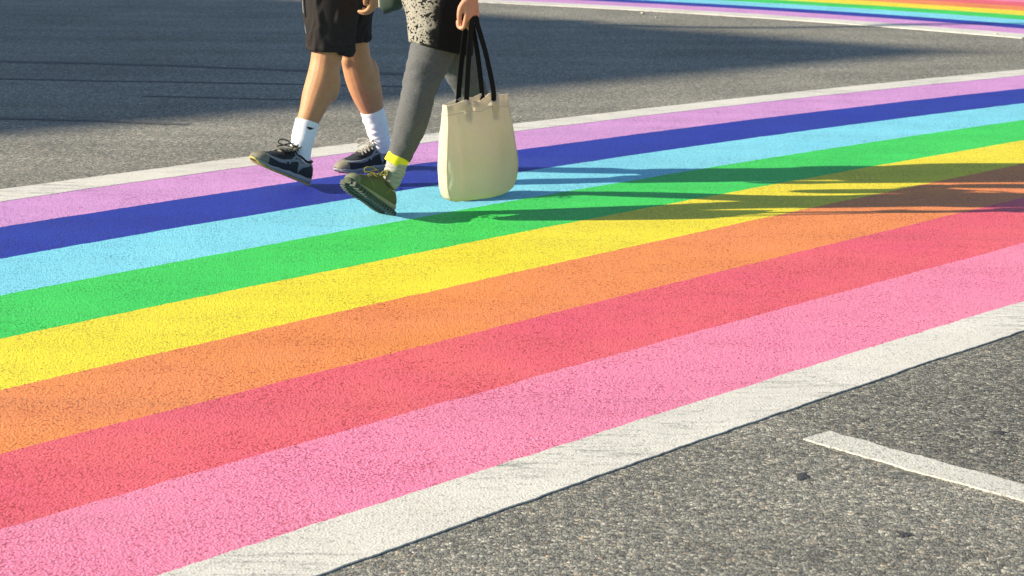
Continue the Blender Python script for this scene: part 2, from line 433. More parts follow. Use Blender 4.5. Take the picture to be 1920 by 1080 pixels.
for sgn in (-1, 1):
    mb = MB()
    q = [(0, hA), (sgn * HW, EA), (sgn * HW, EA - .2), (0, hA - .2)]
    mb.add([(x, 0, z) for x, z in q] + [(x, HL + .3, z) for x, z in q], [(0, 1, 2, 3), (7, 6, 5, 4)] + [(i, (i + 1) % 4, (i + 1) % 4 + 4, i + 4) for i in range(4)])
    mb.build("roof", ROOFM, house, smooth=False, M=MH)
for fl in range(3):
    for wx in (-3.6, -1.2, 1.2, 3.6):
        if fl == 0 and wx == 1.2: continue
        wz = 1.9 + fl * 3.3
        mb = MB()
        for dx, dz, sx, sz in ((-.55, 0, .1, 1.7), (.55, 0, .1, 1.7), (0, .85, 1.2, .1), (0, -.85, 1.2, .1), (0, 0, 1.0, .06)):
            mb.box((wx + dx, .27 if dx == 0 else .265, wz + dz), sx, .12, sz)
        fr = mb.build("window", FRAME, house, smooth=False, M=MH)
        MB().box((wx, .28, wz), 1.0, .05, 1.6).build("pane", GLASS, fr, smooth=False, M=MH)
dr = MB().box((1.2, .27, 1.05), 1.0, .12, 2.1).build("door", DOORM, house, smooth=False, M=MH)
MB().ball((.85, .18, 1.05), .04).build("handle", FRAME, dr, M=MH)

# overhead cable from the gable to a wooden pole on the right; its shadow is the thin line in front of the far crosswalk
WOOD = plain("pole_wood", (.16, .11, .075), .9, bump=(30, .004), var=.25)
RUB = plain("cable_rubber", (.02, .02, .02), .6)
def cast(x, y, h): return Vector((x, y, 0)) - Vector((sv.x, sv.y, 0)) * (h / TEL) + Vector((0, 0, h))
cab = [cast(-16.0, 13.0, 7.0), cast(-1.2, 14.85, 6.45), cast(.518, 14.70, 6.4), cast(1.20, 14.55, 6.4), cast(1.811, 14.57, 6.4), cast(2.86, 14.84, 6.45), cast(3.775, 15.10, 6.5), cast(13, 16.4, 7.2), cast(34, 19.0, 9.9)]
MBc = MB().tube(cab, [.055] * len(cab), n=8, sub=8, round_ends=False)
tag(MBc.build("overhead_cable", RUB), "thick black cable strung overhead from the gabled house to a wooden pole", "cable")
pp = cab[-1]
pole = bpy.data.objects.new("utility_pole", None); COL.objects.link(pole); pole.location = (pp.x, pp.y, 0)
tag(pole, "tall wooden utility pole holding the overhead cable at the right", "pole")
MB().tube([(0, 0, -.5), (0, 0, 5), (0, 0, 10.4)], [.16, .14, .11]).build("post", WOOD, pole)
ca = MB().box((0, .2, 9.75), .12, 2.0, .12).build("crossarm", WOOD, pole, smooth=False)
for dy in (-.7, .2, 1.0): MB().tube([(0, dy, 9.8), (0, dy, 9.86), (0, dy, 9.93)], [.03, .045, .03], n=10).build("insulator", GLASS, ca)

# ------------------------------------------------------------------ materials for the people
def skin_material(name, col, red):
    t = NT(name); p = t.pos()
    f = t.noise(p, 22.0, 4, .6)
    c = t.mix(t.smooth(f, .3, .7), col, red)
    c = t.mix(t.smooth(t.noise(t.pos((1, 1, .22)), 330.0, 3, .6), .55, .72, 0, .5), c, tuple(x * .45 for x in col))
    t.set(Base_Color=c, Roughness=.55, Specular_IOR_Level=.3, Subsurface_Weight=.12, Subsurface_Radius=(.012, .005, .003), Subsurface_Scale=1.0)
    t.bump(t.noise(p, 260.0, 3), .0006)
    return t.m
SKIN_M = skin_material("skin_tanned", (.50, .265, .125), (.47, .215, .10))
SKIN_W = skin_material("skin_fair", (.58, .30, .19), (.56, .24, .15))

def cloth(name, col, col2, scale=(1, 1, 1), freq=900.0, rough=.9, bd=.0006, contrast=(.35, .65), sheen=.0):
    t = NT(name); p = t.pos(scale)
    c = t.mix(t.smooth(t.noise(p, freq, 2), *contrast), col, col2)
    t.set(Base_Color=c, Roughness=rough, Specular_IOR_Level=.15, Sheen_Weight=sheen)
    t.bump(t.noise(p, freq, 2), bd)
    return t.m
SHORTS = cloth("shorts_cloth", (.024, .021, .020), (.044, .039, .036), rough=1.0)
SHORTS.node_tree.nodes['Principled BSDF'].inputs['Specular IOR Level'].default_value = .04
SHIRT = cloth("shirt_cloth", (.03, .035, .045), (.045, .05, .06))
LEGGING = cloth("legging_knit", (.095, .095, .096), (.132, .132, .133), scale=(1, 1, 3.6), freq=120.0, contrast=(.3, .7), bd=.002)
SOCKW = cloth("sock_white", (.80, .80, .80), (.9, .9, .9), scale=(1, 1, 2), freq=260.0, bd=.0012)
SOCKG = cloth("sock_grey", (.27, .27, .24), (.44, .43, .38), scale=(.4, .4, 3), freq=120.0)
SOCKY = cloth("sock_yellow", (.78, .68, .03), (.86, .76, .06), freq=300.0)
BLACKF = cloth("webbing_black", (.006, .006, .007), (.018, .018, .018), scale=(1, 1, 2.5), freq=600.0)
INK = plain("black_print", (.012, .012, .014), .6)
GREENBAG = cloth("green_bag_cloth", (.035, .05, .04), (.05, .068, .05), freq=600.0, rough=.6)
HAIR_M = plain("hair_brown", (.035, .022, .014), .5, bump=(160, .004))
HAIR_W = plain("hair_dark", (.02, .014, .01), .45, bump=(160, .004))
GOLD = plain("gold", (.8, .62, .3), .25, .5, 1.0)
EYEW = plain("eye_white", (.8, .78, .75), .2); LIP = plain("lip", (.4, .13, .11), .5)
SH_DARK = cloth("shoe_mesh_dark", (.018, .021, .024), (.05, .056, .06), freq=420.0, bd=.0014, rough=.75)
SH_GREY = cloth("shoe_overlay_grey", (.20, .225, .24), (.27, .295, .31), freq=300.0, rough=.5)
SH_BLACK = plain("shoe_black", (.01, .011, .012), .5)
SH_MID = plain("midsole_grey", (.27, .305, .33), .6, var=.25, varscale=40)
SH_YEL = plain("outsole_yellow", (.46, .39, .09), .6, var=.4, varscale=60)
SH_TOE = plain("toe_cap_tan", (.20, .19, .14), .8, var=.3, varscale=50)
LACE = plain("lace_pale", (.38, .36, .31), .85, bump=(500, .001))
LACED = plain("lace_dark", (.03, .03, .03), .85)
OLIVE = cloth("shoe_olive", (.095, .112, .046), (.135, .15, .066), freq=300.0, bd=.001, rough=.85)
OLIVE_S = plain("sole_dark", (.085, .092, .075), .8, var=.35, varscale=50)
OLIVE_T = plain("toe_rubber_olive", (.17, .18, .11), .8, var=.35, varscale=60)
OLIVE_R = plain("sole_rim", (.30, .28, .17), .7, var=.2, varscale=50)
LACE_O = plain("lace_olive", (.22, .20, .05), .85)

def tunic_material():
    t = NT("tunic_floral")
    tc = t.n("ShaderNodeTexCoord").outputs["Object"]
    sep = t.n("ShaderNodeSeparateXYZ", i_0=tc).outputs
    # cloth coordinates: across the front panel / up
    a = t.math('ADD', t.math('MULTIPLY', sep[0], .80), t.math('MULTIPLY', sep[1], -.30))
    cmb = t.n("ShaderNodeCombineXYZ", i_0=a, i_1=sep[2]).outputs[0]
    wob = t.n("ShaderNodeTexNoise", i_Vector=cmb, i_Scale=60.0, i_Detail=2.0)
    w2 = t.n("ShaderNodeVectorMath", operation='SCALE', i_0=t.n("ShaderNodeVectorMath", operation='SUBTRACT', i_0=wob.outputs["Color"], i_1=(.5, .5, .5)).outputs[0]); w2.inputs["Scale"].default_value = .007
    v = t.n("ShaderNodeVectorMath", operation='ADD', i_0=cmb, i_1=w2.outputs[0]).outputs[0]
    def flowers(scale, petals, rad, off):
        vv = t.n("ShaderNodeVectorMath", operation='ADD', i_0=v, i_1=(off, off * .7, 0)).outputs[0]
        vo = t.n("ShaderNodeTexVoronoi", feature='F1', voronoi_dimensions='2D', i_Vector=vv, i_Scale=scale)
        d = t.n("ShaderNodeVectorMath", operation='SUBTRACT', i_0=t.n("ShaderNodeVectorMath", operation='SCALE', i_0=vv, i_Scale=1.0).outputs[0], i_1=vo.outputs["Position"]).outputs[0]
        ds = t.n("ShaderNodeSeparateXYZ", i_0=d).outputs
        ang = t.math('ARCTAN2', ds[1], ds[0])
        ang = t.math('ADD', ang, t.math('MULTIPLY', t.n("ShaderNodeSeparateColor", i_0=vo.outputs["Color"]).outputs[0], 6.28))
        pet = t.math('ABSOLUTE', t.math('COSINE', t.math('MULTIPLY', ang, petals / 2)))
        rr = t.math('MULTIPLY', t.math('ADD', t.math('MULTIPLY', pet, .75), .35), rad)
        f = t.smooth(t.math('SUBTRACT', rr, vo.outputs["Distance"]), 0, .05)
        core = t.smooth(vo.outputs["Distance"], .07, .12)
        return t.math('MULTIPLY', f, core)
    fl = t.math('MAXIMUM', flowers(25.0, 7, .58, 0.0), t.math('MAXIMUM', flowers(41.0, 6, .52, .31), t.smooth(t.noise(v, 95.0, 3, .7), .63, .66)))
    # the print covers the front panel above a plain hem and thins out towards the side
    lim = t.math('ADD', a, t.math('MULTIPLY', t.math('SUBTRACT', t.noise(cmb, 34.0, 3), .5), .07))
    side = t.smooth(t.math('ADD', lim, t.math('MULTIPLY', t.math('SUBTRACT', .75, sep[2]), .18)), TUNIC_A0, TUNIC_A0 + .012, 1, 0)
    hem = t.smooth(t.math('ADD', sep[2], t.math('MULTIPLY', t.noise(cmb, 28.0, 2), .03)), .606, .612)
    m = t.math('MULTIPLY', t.math('MULTIPLY', fl, side), hem)
    c = t.mix(m, (.012, .012, .013), (.31, .285, .235))
    t.set(Base_Color=c, Roughness=.9, Specular_IOR_Level=.12)
    t.bump(t.math('ADD', t.math('MULTIPLY', m, 2.0), t.noise(tc, 700.0, 2)), .0007)
    return t.m
TUNIC_A0 = -.80 * .255 - .30 * 7.2
TUNIC = tunic_material()

def canvas_material():
    t = NT("tote_canvas"); p = t.pos()
    wv = t.math('MULTIPLY', t.math('SINE', t.math('MULTIPLY', t.n("ShaderNodeSeparateXYZ", i_0=p).outputs[2], 2600.0)), .5)
    c = t.mix(t.smooth(t.noise(p, 9.0, 4), .3, .7), (.86, .79, .645), (.83, .75, .59))
    t.set(Base_Color=c, Roughness=.9, Specular_IOR_Level=.1)
    b1 = t.bump(t.math('ADD', t.noise(t.pos((1, 1, .22)), 26.0, 3, .6), t.noise(t.pos((.5, .5, 1.2)), 17.0, 3, .6)), .012, .6)
    t.bump(t.math('ADD', wv, t.noise(p, 500.0, 2)), .0008, 1.0, b1)
    tr = t.n("ShaderNodeBsdfTranslucent", i_Color=c)
    mx = t.n("ShaderNodeMixShader"); mx.inputs[0].default_value = .36
    t.t.links.new(t.b.outputs[0], mx.inputs[1]); t.t.links.new(tr.outputs[0], mx.inputs[2])
    t.t.links.new(mx.outputs[0], t.t.nodes["Material Output"].inputs[0])
    return t.m
CANVAS = canvas_material()

# ------------------------------------------------------------------ body building
FW = Vector((-.68, -.733, 0)).normalized(); LF = Vector((-FW.y, FW.x, 0))          # walking direction, walker's left
UP = Vector((0, 0, 1))
V = Vector

def hand(mb, wrist, along, palm, thumb, curl, size=1.0, spread=.0, thumb_out=.5):
    """palm and five separate bent fingers; along = wrist to knuckles, palm = the way the palm faces, thumb = thumb side"""
    x = V(along).normalized(); z = (V(palm) - x * V(palm).dot(x)).normalized(); y = V(thumb) - x * V(thumb).dot(x) - z * V(thumb).dot(z); y.normalize()
    w = V(wrist); k = size
    def P(a, b, c): return w + x * (a * k) + y * (b * k) + z * (c * k)
    mb.tube([P(-.02, 0, 0), P(.03, .002, 0), P(.07, 0, 0), P(.088, 0, .002)], [(.026 * k, .019 * k), (.035 * k, .016 * k), (.040 * k, .014 * k), (.039 * k, .012 * k)], n=16, fdir=z)
    ends = []
    for i, (b, ln, r) in enumerate([(.0315, 1.0, .0083), (.0108, 1.1, .0086), (-.0102, 1.03, .0083), (-.0305, .82, .0073)]):
        a = P(.086 - .004 * abs(i - 1), b, .002); ang = 0; pts = [a - x * .02 * k, a]; q = a
        for j, (sl, cu) in enumerate(zip((.042, .026, .021), curl)):
            ang += cu * (1 + .06 * (i - 1.5))
            d = x * math.cos(ang) + z * math.sin(ang) + y * spread * (1.5 - i) * .1
            q = q + d.normalized() * sl * ln * k; pts.append(q)
        mb.tube(pts, [r * k * f for f in (1.0, 1.08, 1.04, .96, .82)], n=10, sub=3)
        ends.append(pts)
    t0 = P(.018, .022, .006); t1 = P(.045, .040 + .01 * thumb_out, .016); t2 = P(.078, .040 + .012 * thumb_out, .024); t3 = P(.102, .034 + .01 * thumb_out, .030)
    mb.tube([t0, t1, t2, t3], [.016 * k, .0125 * k, .0105 * k, .0085 * k], n=10, sub=3)
    return ends

def head(mb, base, fwd, k=1.0):
    """neck base to crown; eyes at mid height, nose, jaw, ears"""
    r = V((-fwd.y, fwd.x, 0)); o = V(base)
    def P(f, l, u): return o + fwd * (f * k) + r * (l * k) + UP * (u * k)
    mb.tube([P(-.02, 0, -.03), P(-.01, 0, .04), P(0, 0, .10)], [.058 * k, .053 * k, .055 * k])
    R3 = Matrix((fwd, r, UP)).transposed()
    mb.ball(P(.005, 0, .215), (.098 * k, .076 * k, .105 * k), 20, 14, R3)
    mb.tube([P(.02, 0, .19), P(.045, 0, .13), P(.065, 0, .095)], [(.066 * k, .07 * k), (.056 * k, .058 * k), (.034 * k, .03 * k)], fdir=fwd)
    mb.tube([P(.096, 0, .20), P(.108, 0, .175), P(.118, 0, .155)], [.008 * k, .011 * k, .014 * k], n=10)
    for s in (-1, 1):
        mb.ball(P(-.005, s * .078 * k / k, .185), (.018 * k, .010 * k, .032 * k), 12, 8, R3)
        mb.ball(P(.088, s * .032, .213), (.012 * k, .022 * k, .008 * k), 10, 6, R3)
    return P, R3

def face(root, P, R3, k=1.0):
    for s in (-1, 1):
        e = MB().ball(P(.083, s * .032, .195), .0125 * k, 14, 10).build("eye", EYEW, root)
        MB().ball(P(.0925, s * .032, .195), (.0035 * k, .006 * k, .006 * k), 10, 8, R3).build("iris", SH_BLACK, e)
    MB().tube([P(.093, -.024, .128), P(.101, 0, .129), P(.093, .024, .128)], [.004, .0065, .004], n=10).build("mouth", LIP, root)

# ---- MAN ------------------------------------------------------------------------------------------
man = bpy.data.objects.new("person", None); COL.objects.link(man); man.location = (-.66, 7.88, 0)
bpy.context.view_layer.update()
tag(man, "walker in black shorts, white socks and dark running shoes, mid-stride at left", "person")
def own(o, root):     # keep world coordinates under a root that is not at the origin
    o.matrix_parent_inverse = root.matrix_world.inverted(); return o
MPC = V((-.665, 7.87, .93))
mb = MB()
front = [V((-.615, 7.80, .90)), V((-.688, 7.775, .66)), V((-.712, 7.742, .515)), V((-.722, 7.730, .455)), V((-.732, 7.712, .395)), V((-.752, 7.690, .335)), V((-.771, 7.665, .28)), V((-.788, 7.652, .235)), V((-.806, 7.634, .155)), V((-.797, 7.640, .085))]
mb.tube(front, [.072, .068, .061, .0585, .0620, .0575, .0465, .041, .035, .027], n=20, sub=4)
rear = [V((-.725, 7.94, .90)), V((-.655, 7.925, .66)), V((-.628, 7.945, .505)), V((-.620, 7.962, .44)), V((-.601, 7.990, .375)), V((-.582, 8.015, .305)), V((-.565, 8.032, .245)), V((-.553, 8.045, .20)), V((-.535, 8.062, .12)), V((-.528, 8.075, .06))]
mb.tube(rear, [.070, .064, .058, .0595, .0665, .0605, .047, .041, .035, .027], n=20, sub=4)
mb.tube([MPC - UP * .06, MPC + UP * .04, MPC + UP * .16, MPC + UP * .36, MPC + UP * .48, MPC + UP * .54], [(.135, .085), (.14, .09), (.14, .095), (.185, .115), (.17, .095), (.08, .07)], n=24, fdir=FW)
# arms: left hangs, right swings forward
SHL = MPC + LF * .20 + UP * .49; SHR = MPC - LF * .20 + UP * .49
wl = V((-.520, 7.675, .797)); el = V((-.485, 7.690, 1.08))
mb.tube([SHL - LF * .04, SHL + UP * -.03 + LF * .01, el, wl], [.055, .052, .042, .029], n=16, sub=6)
hand(mb, wl, V((.015, -.02, -1)), -LF + FW * .3, FW, (.45, .75, .55), 1.0)
wr = MPC - LF * .22 + FW * .27 + UP * .06; er = (SHR + wr) / 2 - LF * .06 - FW * .12 - UP * .06
mb.tube([SHR + LF * .04, SHR - UP * .03, er, wr], [.055, .052, .042, .029], n=16, sub=6)
hand(mb, wr, FW * .95 - UP * .2, LF, FW, (.35, .5, .4), 1.0)
Pm, Rm = head(mb, MPC + UP * .57, FW, 1.02)
# feet inside the shoes
mb.tube([V((-.790, 7.648, .055)), V((-.865, 7.565, .085)), V((-.935, 7.485, .125))], [.026, .024, .018])
mb.tube([V((-.520, 8.085, .045)), V((-.60, 8.02, .040)), V((-.655, 7.985, .032))], [.022, .022, .016])
for kn, cf, sh_ in ((front[2], front[4], front[6]), (rear[2], rear[4], rear[6])):
    mb.ball(kn + FW * .026 - UP * .012, (.037, .037, .046), 16, 12)
    mb.ball(cf - FW * .018 + LF * .022, (.042, .042, .085), 16, 12); mb.ball(cf - FW * .018 - LF * .022 + UP * .01, (.040, .040, .080), 16, 12)
    mb.tube([kn + FW * .030 - UP * .05, cf + FW * .036, sh_ + FW * .026], [.028, .022, .016], n=12)
body_m = own(remeshed(mb, "body", SKIN_M, .0034, man, 5), man)
def O(mbx, name, mat, root, **kw): return own(mbx.build(name, mat, root, **kw), root)
e_parts = []
for s in (-1, 1):
    e = O(MB().ball(Pm(.083, s * .032, .195), .0125, 14, 10), "eye", EYEW, man)
    MB().ball(Pm(.0925, s * .032, .195), (.0035, .006, .006), 10, 8, Rm).build("iris", SH_BLACK, e).matrix_parent_inverse = man.matrix_world.inverted() @ Matrix.Identity(4) if False else Matrix.Identity(4)
O(MB().tube([Pm(.093, -.024, .128), Pm(.101, 0, .129), Pm(.093, .024, .128)], [.004, .0065, .004], n=10), "mouth", LIP, man)
mb = MB(); mb.ball(Pm(-.012, 0, .238), (.104, .083, .098), 20, 12, Rm); mb.tube([Pm(-.075, 0, .23), Pm(-.085, 0, .15)], [.05, .03], n=14, sub=1)
own(remeshed(mb, "hair", HAIR_M, .008, man, 3), man)

def wrinkle(fx, fz, amp, seed, lo=.0):
    def d(p, nrm):
        q = V((p.x * fx + seed, p.y * fx, p.z * fz))
        n1 = mnoise.noise(q); n2 = mnoise.noise(q * 2.3 + V((3, 1, 7)))
        return max(0.0, amp * ((.5 - abs(n1)) * .9 + (.5 - abs(n2)) * .45) - amp * .25)
    return d
mb = MB()
mb.tube([MPC + UP * .07, MPC - UP * .03, V((-.655, 7.855, .82)), V((-.700, 7.80, .72)), V((-.704, 7.772, .62)), V((-.703, 7.755, .545)), V((-.703, 7.752, .512))],
        [(.172, .125), (.175, .13), (.135, .12), (.110, .112), (.096, .100), (.087, .092), (.083, .088)], n=28, sub=5, fdir=FW, round_ends=False)
mb.tube([MPC + UP * .07, MPC - UP * .03, V((-.665, 7.90, .82)), V((-.645, 7.915, .72)), V((-.640, 7.928, .62)), V((-.640, 7.932, .555)), V((-.640, 7.935, .533))],
        [(.17, .125), (.175, .13), (.12, .115), (.09, .098), (.080, .088), (.074, .084), (.072, .083)], n=28, sub=5, fdir=FW, round_ends=False)
sw = wrinkle(15, 8, .026, 2.0)
def shorts_d(p, n):
    d = sw(p, n)
    if abs(n.z) > .8: d *= .1
    return d
so = own(remeshed(mb, "shorts", SHORTS, .006, man, 3, shorts_d), man)
# stitched hems, side pocket edge and the loose back corner of the front leg
for c, r in ((V((-.703, 7.752, .520)), (.0835, .0885)), (V((-.640, 7.935, .541)), (.0735, .0845))):
    ring = []
    for k in range(37):
        a = 2 * math.pi * k / 36
        ring.append(c + LF * math.cos(a) * r[0] + FW * math.sin(a) * r[1])
    hm = MB().tube(ring, [(.0035, .011)] * 37, n=8, sub=1, fdir=UP, round_ends=False).build("hem", SHORTS, so)
fl = MB(); q = []
for i in range(7):
    u = i / 6
    q.append([V((-.655, 7.715, .545)) + V((.010, .055, 0)) * u + UP * (-.028 - .036 * u) * 0, ])
flap = MB().loft([[V((-.670, 7.690, .56)), V((-.640, 7.715, .56)), V((-.612, 7.775, .56)), V((-.640, 7.80, .56))],
                  [V((-.672, 7.684, .515)), V((-.634, 7.706, .508)), V((-.608, 7.775, .503)), V((-.64, 7.80, .51))],
                  [V((-.668, 7.690, .498)), V((-.630, 7.712, .486)), V((-.618, 7.765, .484)), V((-.64, 7.78, .495))]])
remesh_flap = flap.build("hem_corner", SHORTS, so)
pk = MB().tube([V((-.800, 7.775, .76)), V((-.792, 7.755, .66)), V((-.783, 7.742, .575))], [(.010, .03), (.010, .028), (.008, .022)], n=10, sub=4, fdir=V((.2, .9, 0))).build("pocket_flap", SHORTS, so)
MB().tube([V((-.811, 7.762, .76)), V((-.804, 7.742, .66)), V((-.793, 7.73, .575))], [.0025] * 3, n=8, sub=3).build("zip", SH_GREY, so)
# T-shirt
mb = MB()
mb.tube([MPC - UP * .07, MPC + UP * .04, MPC + UP * .2, MPC + UP * .37, MPC + UP * .50, MPC + UP * .555], [(.205, .160), (.200, .155), (.178, .130), (.20, .128), (.185, .105), (.075, .07)], n=28, fdir=FW, round_ends=False)
for S, e in ((SHL, el), (SHR, er)): mb.tube([S - UP * .0 + (MPC - S) * .2 + UP * .1, S - UP * .02, S + (e - S) * .75], [.06, .066, .06], n=18, sub=5, round_ends=False)
own(remeshed(mb, "shirt", SHIRT, .009, man, 4, wrinkle(9, 6, .012, 5.0)), man)

# ---- socks
def sock(root, pts, rad, mat, name="sock", amp=.0022, freq=95.0, topband=None):
    P = catmull(np.array([tuple(p) for p in pts]), 8); R = catmull(np.array([[r, r] for r in rad]), 8)[:, 0]
    T = np.gradient(P, axis=0); T /= np.linalg.norm(T, axis=1)[:, None]
    rings = []
    n = 28
    for i in range(len(P)):
        t = V(T[i]); a = V((1, 0, 0)) - t * t.x; a.normalize(); b = t.cross(a)
        ring = []
        for k in range(n):
            w = 2 * math.pi * k / n
            dd = amp * mnoise.noise(V((math.cos(w) * 1.3, math.sin(w) * 1.3, i * .55 + pts[0][0] * 40))) * min(1, i / 4)
            rr = R[i] + dd
            ring.append(V(P[i]) + a * math.cos(w) * rr + b * math.sin(w) * rr)
        rings.append(ring)
    # rolled top edge and a short inner face
    inner = [V(P[0]) + (q - V(P[0])) * .93 + V(T[0]) * .012 for q in rings[0]]
    lip = [V(P[0]) + (q - V(P[0])) * .98 - V(T[0]) * .002 for q in rings[0]]
    mbs = MB().loft([inner, lip] + rings, cap=(False, True))
    return own(mbs.build(name, mat, root), root)
s1 = sock(man, [front[7] + V((.003, .003, .012)), V((-.797, 7.643, .200)), V((-.807, 7.634, .155)), V((-.810, 7.634, .11)), V((-.808, 7.642, .07))], [.0455, .0445, .0415, .0385, .030], SOCKW)
s2 = sock(man, [rear[6] + V((0, 0, .002)), V((-.553, 8.045, .20)), V((-.543, 8.055, .16)), V((-.534, 8.063, .12)), V((-.528, 8.072, .07))], [.0485, .047, .0445, .040, .032], SOCKW, amp=.005)
# small curved tick printed on the front sock
mb = MB(); c0 = V((-.7675, 7.607, .2265)); dv = V((.028, .012, -.010)); n_t = V((.25, -.95, .15))
vs = []; fs = []
for i in range(9):
    u = i / 8; w = .0045 * math.sin(math.pi * min(1, u * 1.15 + .06)) + .0006
    c = c0 + dv * (u - .5) + UP * (.004 * (u - .35) ** 2 * 4)
    vs += [c - UP * w, c + UP * w, c + UP * w + n_t * -.004, c - UP * w + n_t * -.004]
for i in range(8):
    for j in range(4): fs.append((i * 4 + j, i * 4 + (j + 1) % 4, i * 4 + 4 + (j + 1) % 4, i * 4 + 4 + j))
mb.add(vs, fs); mb.build("tick_mark", INK, s1)

# ---- shoes -----------------------------------------------------------------------------------------
def shoe(root, heel, toe, up, length, kind, sole_mat=None, lace_mat=None):
    hx = (V(toe) - V(heel)).normalized(); y = V(up).cross(hx).normalized(); z = hx.cross(y)
    k = length
    M = Matrix(((hx.x, y.x, z.x, heel[0]), (hx.y, y.y, z.y, heel[1]), (hx.z, y.z, z.z, heel[2]), (0, 0, 0, 1)))
    run = kind == 'run'
    U = np.array([0, .03, .10, .2, .32, .42, .55, .68, .8, .9, .96, 1.0])
    HT = np.array([.24, .285, .30, .275, .29, .335, .285, .235, .195, .165, .135, .085]) if run else np.array([.23, .28, .30, .28, .29, .33, .30, .255, .215, .18, .145, .09])
    WD = np.array([.055, .105, .130, .136, .128, .122, .138, .158, .155, .125, .088, .035])
    SO = np.array([.075, .085, .09, .088, .085, .082, .075, .065, .06, .062, .07, .08])      # top of the sole
    SB = np.array([.012, .004, 0, 0, .002, .004, .002, 0, .004, .018, .032, .052])           # underside (toe spring)
    ev = lambda A_, u: float(np.interp(u, U, A_))
    def S(u, t, off=0.0):
        """point on the upper; t runs 0 (left) over the top to pi (right)"""
        w = ev(WD, u); b = ev(SO, u) - .012; h = ev(HT, u) - b
        ct, st = math.cos(t), math.sin(t)
        e = .62 if u > .4 else .55
        yy = w * math.copysign(abs(ct) ** .8, ct) * (1 - .42 * max(0, (.46 - u)) / .46 * st); zz = b + h * abs(st) ** e
        nrm = V((0, ct, st))
        xx = u + (.035 * st if u < .12 else 0)
        return (V((xx, yy, zz)) + nrm * off) * k
    root_s = None
    us = np.concatenate([np.linspace(0, .12, 6), np.linspace(.16, .9, 20), np.linspace(.925, 1, 6)])
    ts = np.linspace(0, math.pi, 25)
    mbu = MB(); rings = []
    for u in us:
        r = [S(u, t) for t in ts]; r.append(V((u, -ev(WD, u) * .7, .03)) * k); r.append(V((u, ev(WD, u) * .7, .03)) * k); rings.append(r)
    mbu.loft(rings)
    sh = mbu.build("shoe", SH_DARK if run else OLIVE, root, M=M); own(sh, root)
    def sub(mbx, name, mat, smooth=True): return mbx.build(name, mat, sh, smooth=smooth, M=M)
    # sole
    def sole_ring(u, lo, hi, grow):
        w = ev(WD, u) + grow
        out = []
        n = 8
        for i in range(n + 1): out.append(V((u, w * math.cos(math.pi * i / n) ** 1 if False else w * (1 - 2 * i / n), hi)) * k)
        for i in range(n + 1): out.append(V((u, -w * .93 * (1 - 2 * i / n), lo)) * k)
        return out
    grow = .012
    u_s = np.concatenate([np.linspace(-.008, .1, 6), np.linspace(.14, .9, 18), np.linspace(.92, 1.006, 6)])
    if run:
        sub(MB().loft([sole_ring(u, ev(SB, u) + .022, ev(SO, u) + .004 * math.sin(u * 30), grow) for u in u_s]), "midsole", SH_MID)
        sub(MB().loft([sole_ring(u, ev(SB, u), ev(SB, u) + .0215, grow + .003) for u in u_s]), "outsole", sole_mat or SH_YEL)
        tc = MB(); tc.loft([[S(u, t, .006) for t in np.linspace(.05, math.pi - .05, 17)] + [V((u, -ev(WD, u) * .6, .045)) * k, V((u, ev(WD, u) * .6, .045)) * k] for u in np.linspace(.85, .998, 8)])
        sub(tc, "toe_cap", SH_TOE)
    else:
        sub(MB().loft([sole_ring(u, ev(SB, u) + .02, ev(SO, u), grow - .004) for u in u_s]), "midsole", OLIVE_R)
        sub(MB().loft([sole_ring(u, ev(SB, u), ev(SB, u) + .03, grow) for u in u_s]), "outsole", OLIVE_S)
        lg = MB()
        for i in range(17):
            u = .03 + i * .0575
            for sgn in (-1, 1):
                w = ev(WD, u)
                lg.box(V((u, sgn * w * .88, ev(SB, u) - .010)) * k, .034 * k, .085 * k, .062 * k)
                if w > .09: lg.box(V((u + .025, sgn * w * .33, ev(SB, u) - .004)) * k, .03 * k, .06 * k, .032 * k)
        sub(lg, "tread", OLIVE_S, smooth=False)["kind"] = "stuff"
        tcp = MB(); tcp.loft([[S(u, t, .006) for t in np.linspace(.05, math.pi - .05, 17)] + [V((u, -ev(WD, u) * .6, .045)) * k, V((u, ev(WD, u) * .6, .045)) * k] for u in np.linspace(.9, .998, 7)])
        sub(tcp, "toe_cap", OLIVE_T)
    # padded collar round the ankle opening
    ring = []
    for j in range(33):
        a = 2 * math.pi * j / 32
        cx, ry = .205 + .135 * math.cos(a), .080 * math.sin(a)
        ring.append(V((cx, ry, .272 + .045 * max(0, math.cos(a)) + .03 * max(0, -math.cos(a)))) * k)
    sub(MB().tube(ring, [.020 * k] * 33, n=10, sub=1, round_ends=False), "collar", SH_BLACK if run else OLIVE)
    # tongue
    sub(MB().tube([V((.62, 0, .27)) * k, V((.46, 0, .335)) * k, V((.375, 0, .40)) * k, V((.335, 0, .455)) * k], [(.05 * k, .014 * k), (.06 * k, .014 * k), (.065 * k, .016 * k), (.05 * k, .014 * k)], n=14, sub=4, fdir=z * 0 + V((.6, 0, .8))), "tongue", SH_TOE if run else OLIVE)
    def strip(path, w, mat, name, off=.007):
        mbx = MB(); Q = catmull(np.array(path), 6); vs = []; fs = []
        for i in range(len(Q)):
            d = Q[min(i + 1, len(Q) - 1)] - Q[max(i - 1, 0)]; d = np.array([d[0], d[1] * .13]); d /= np.linalg.norm(d) + 1e-9
            nu, nt = -d[1] * w, d[0] * w / .13
            a = (Q[i][0] + nu, Q[i][1] + nt); b = (Q[i][0] - nu, Q[i][1] - nt)
            for (uu, tt) in (a, b):
                vs.append(S(min(max(uu, 0), 1), tt, off))
            for (uu, tt) in (b, a):
                vs.append(S(min(max(uu, 0), 1), tt, -.004))
        for i in range(len(Q) - 1):
            for j in range(4): fs.append((i * 4 + j, i * 4 + (j + 1) % 4, i * 4 + 4 + (j + 1) % 4, i * 4 + 4 + j))
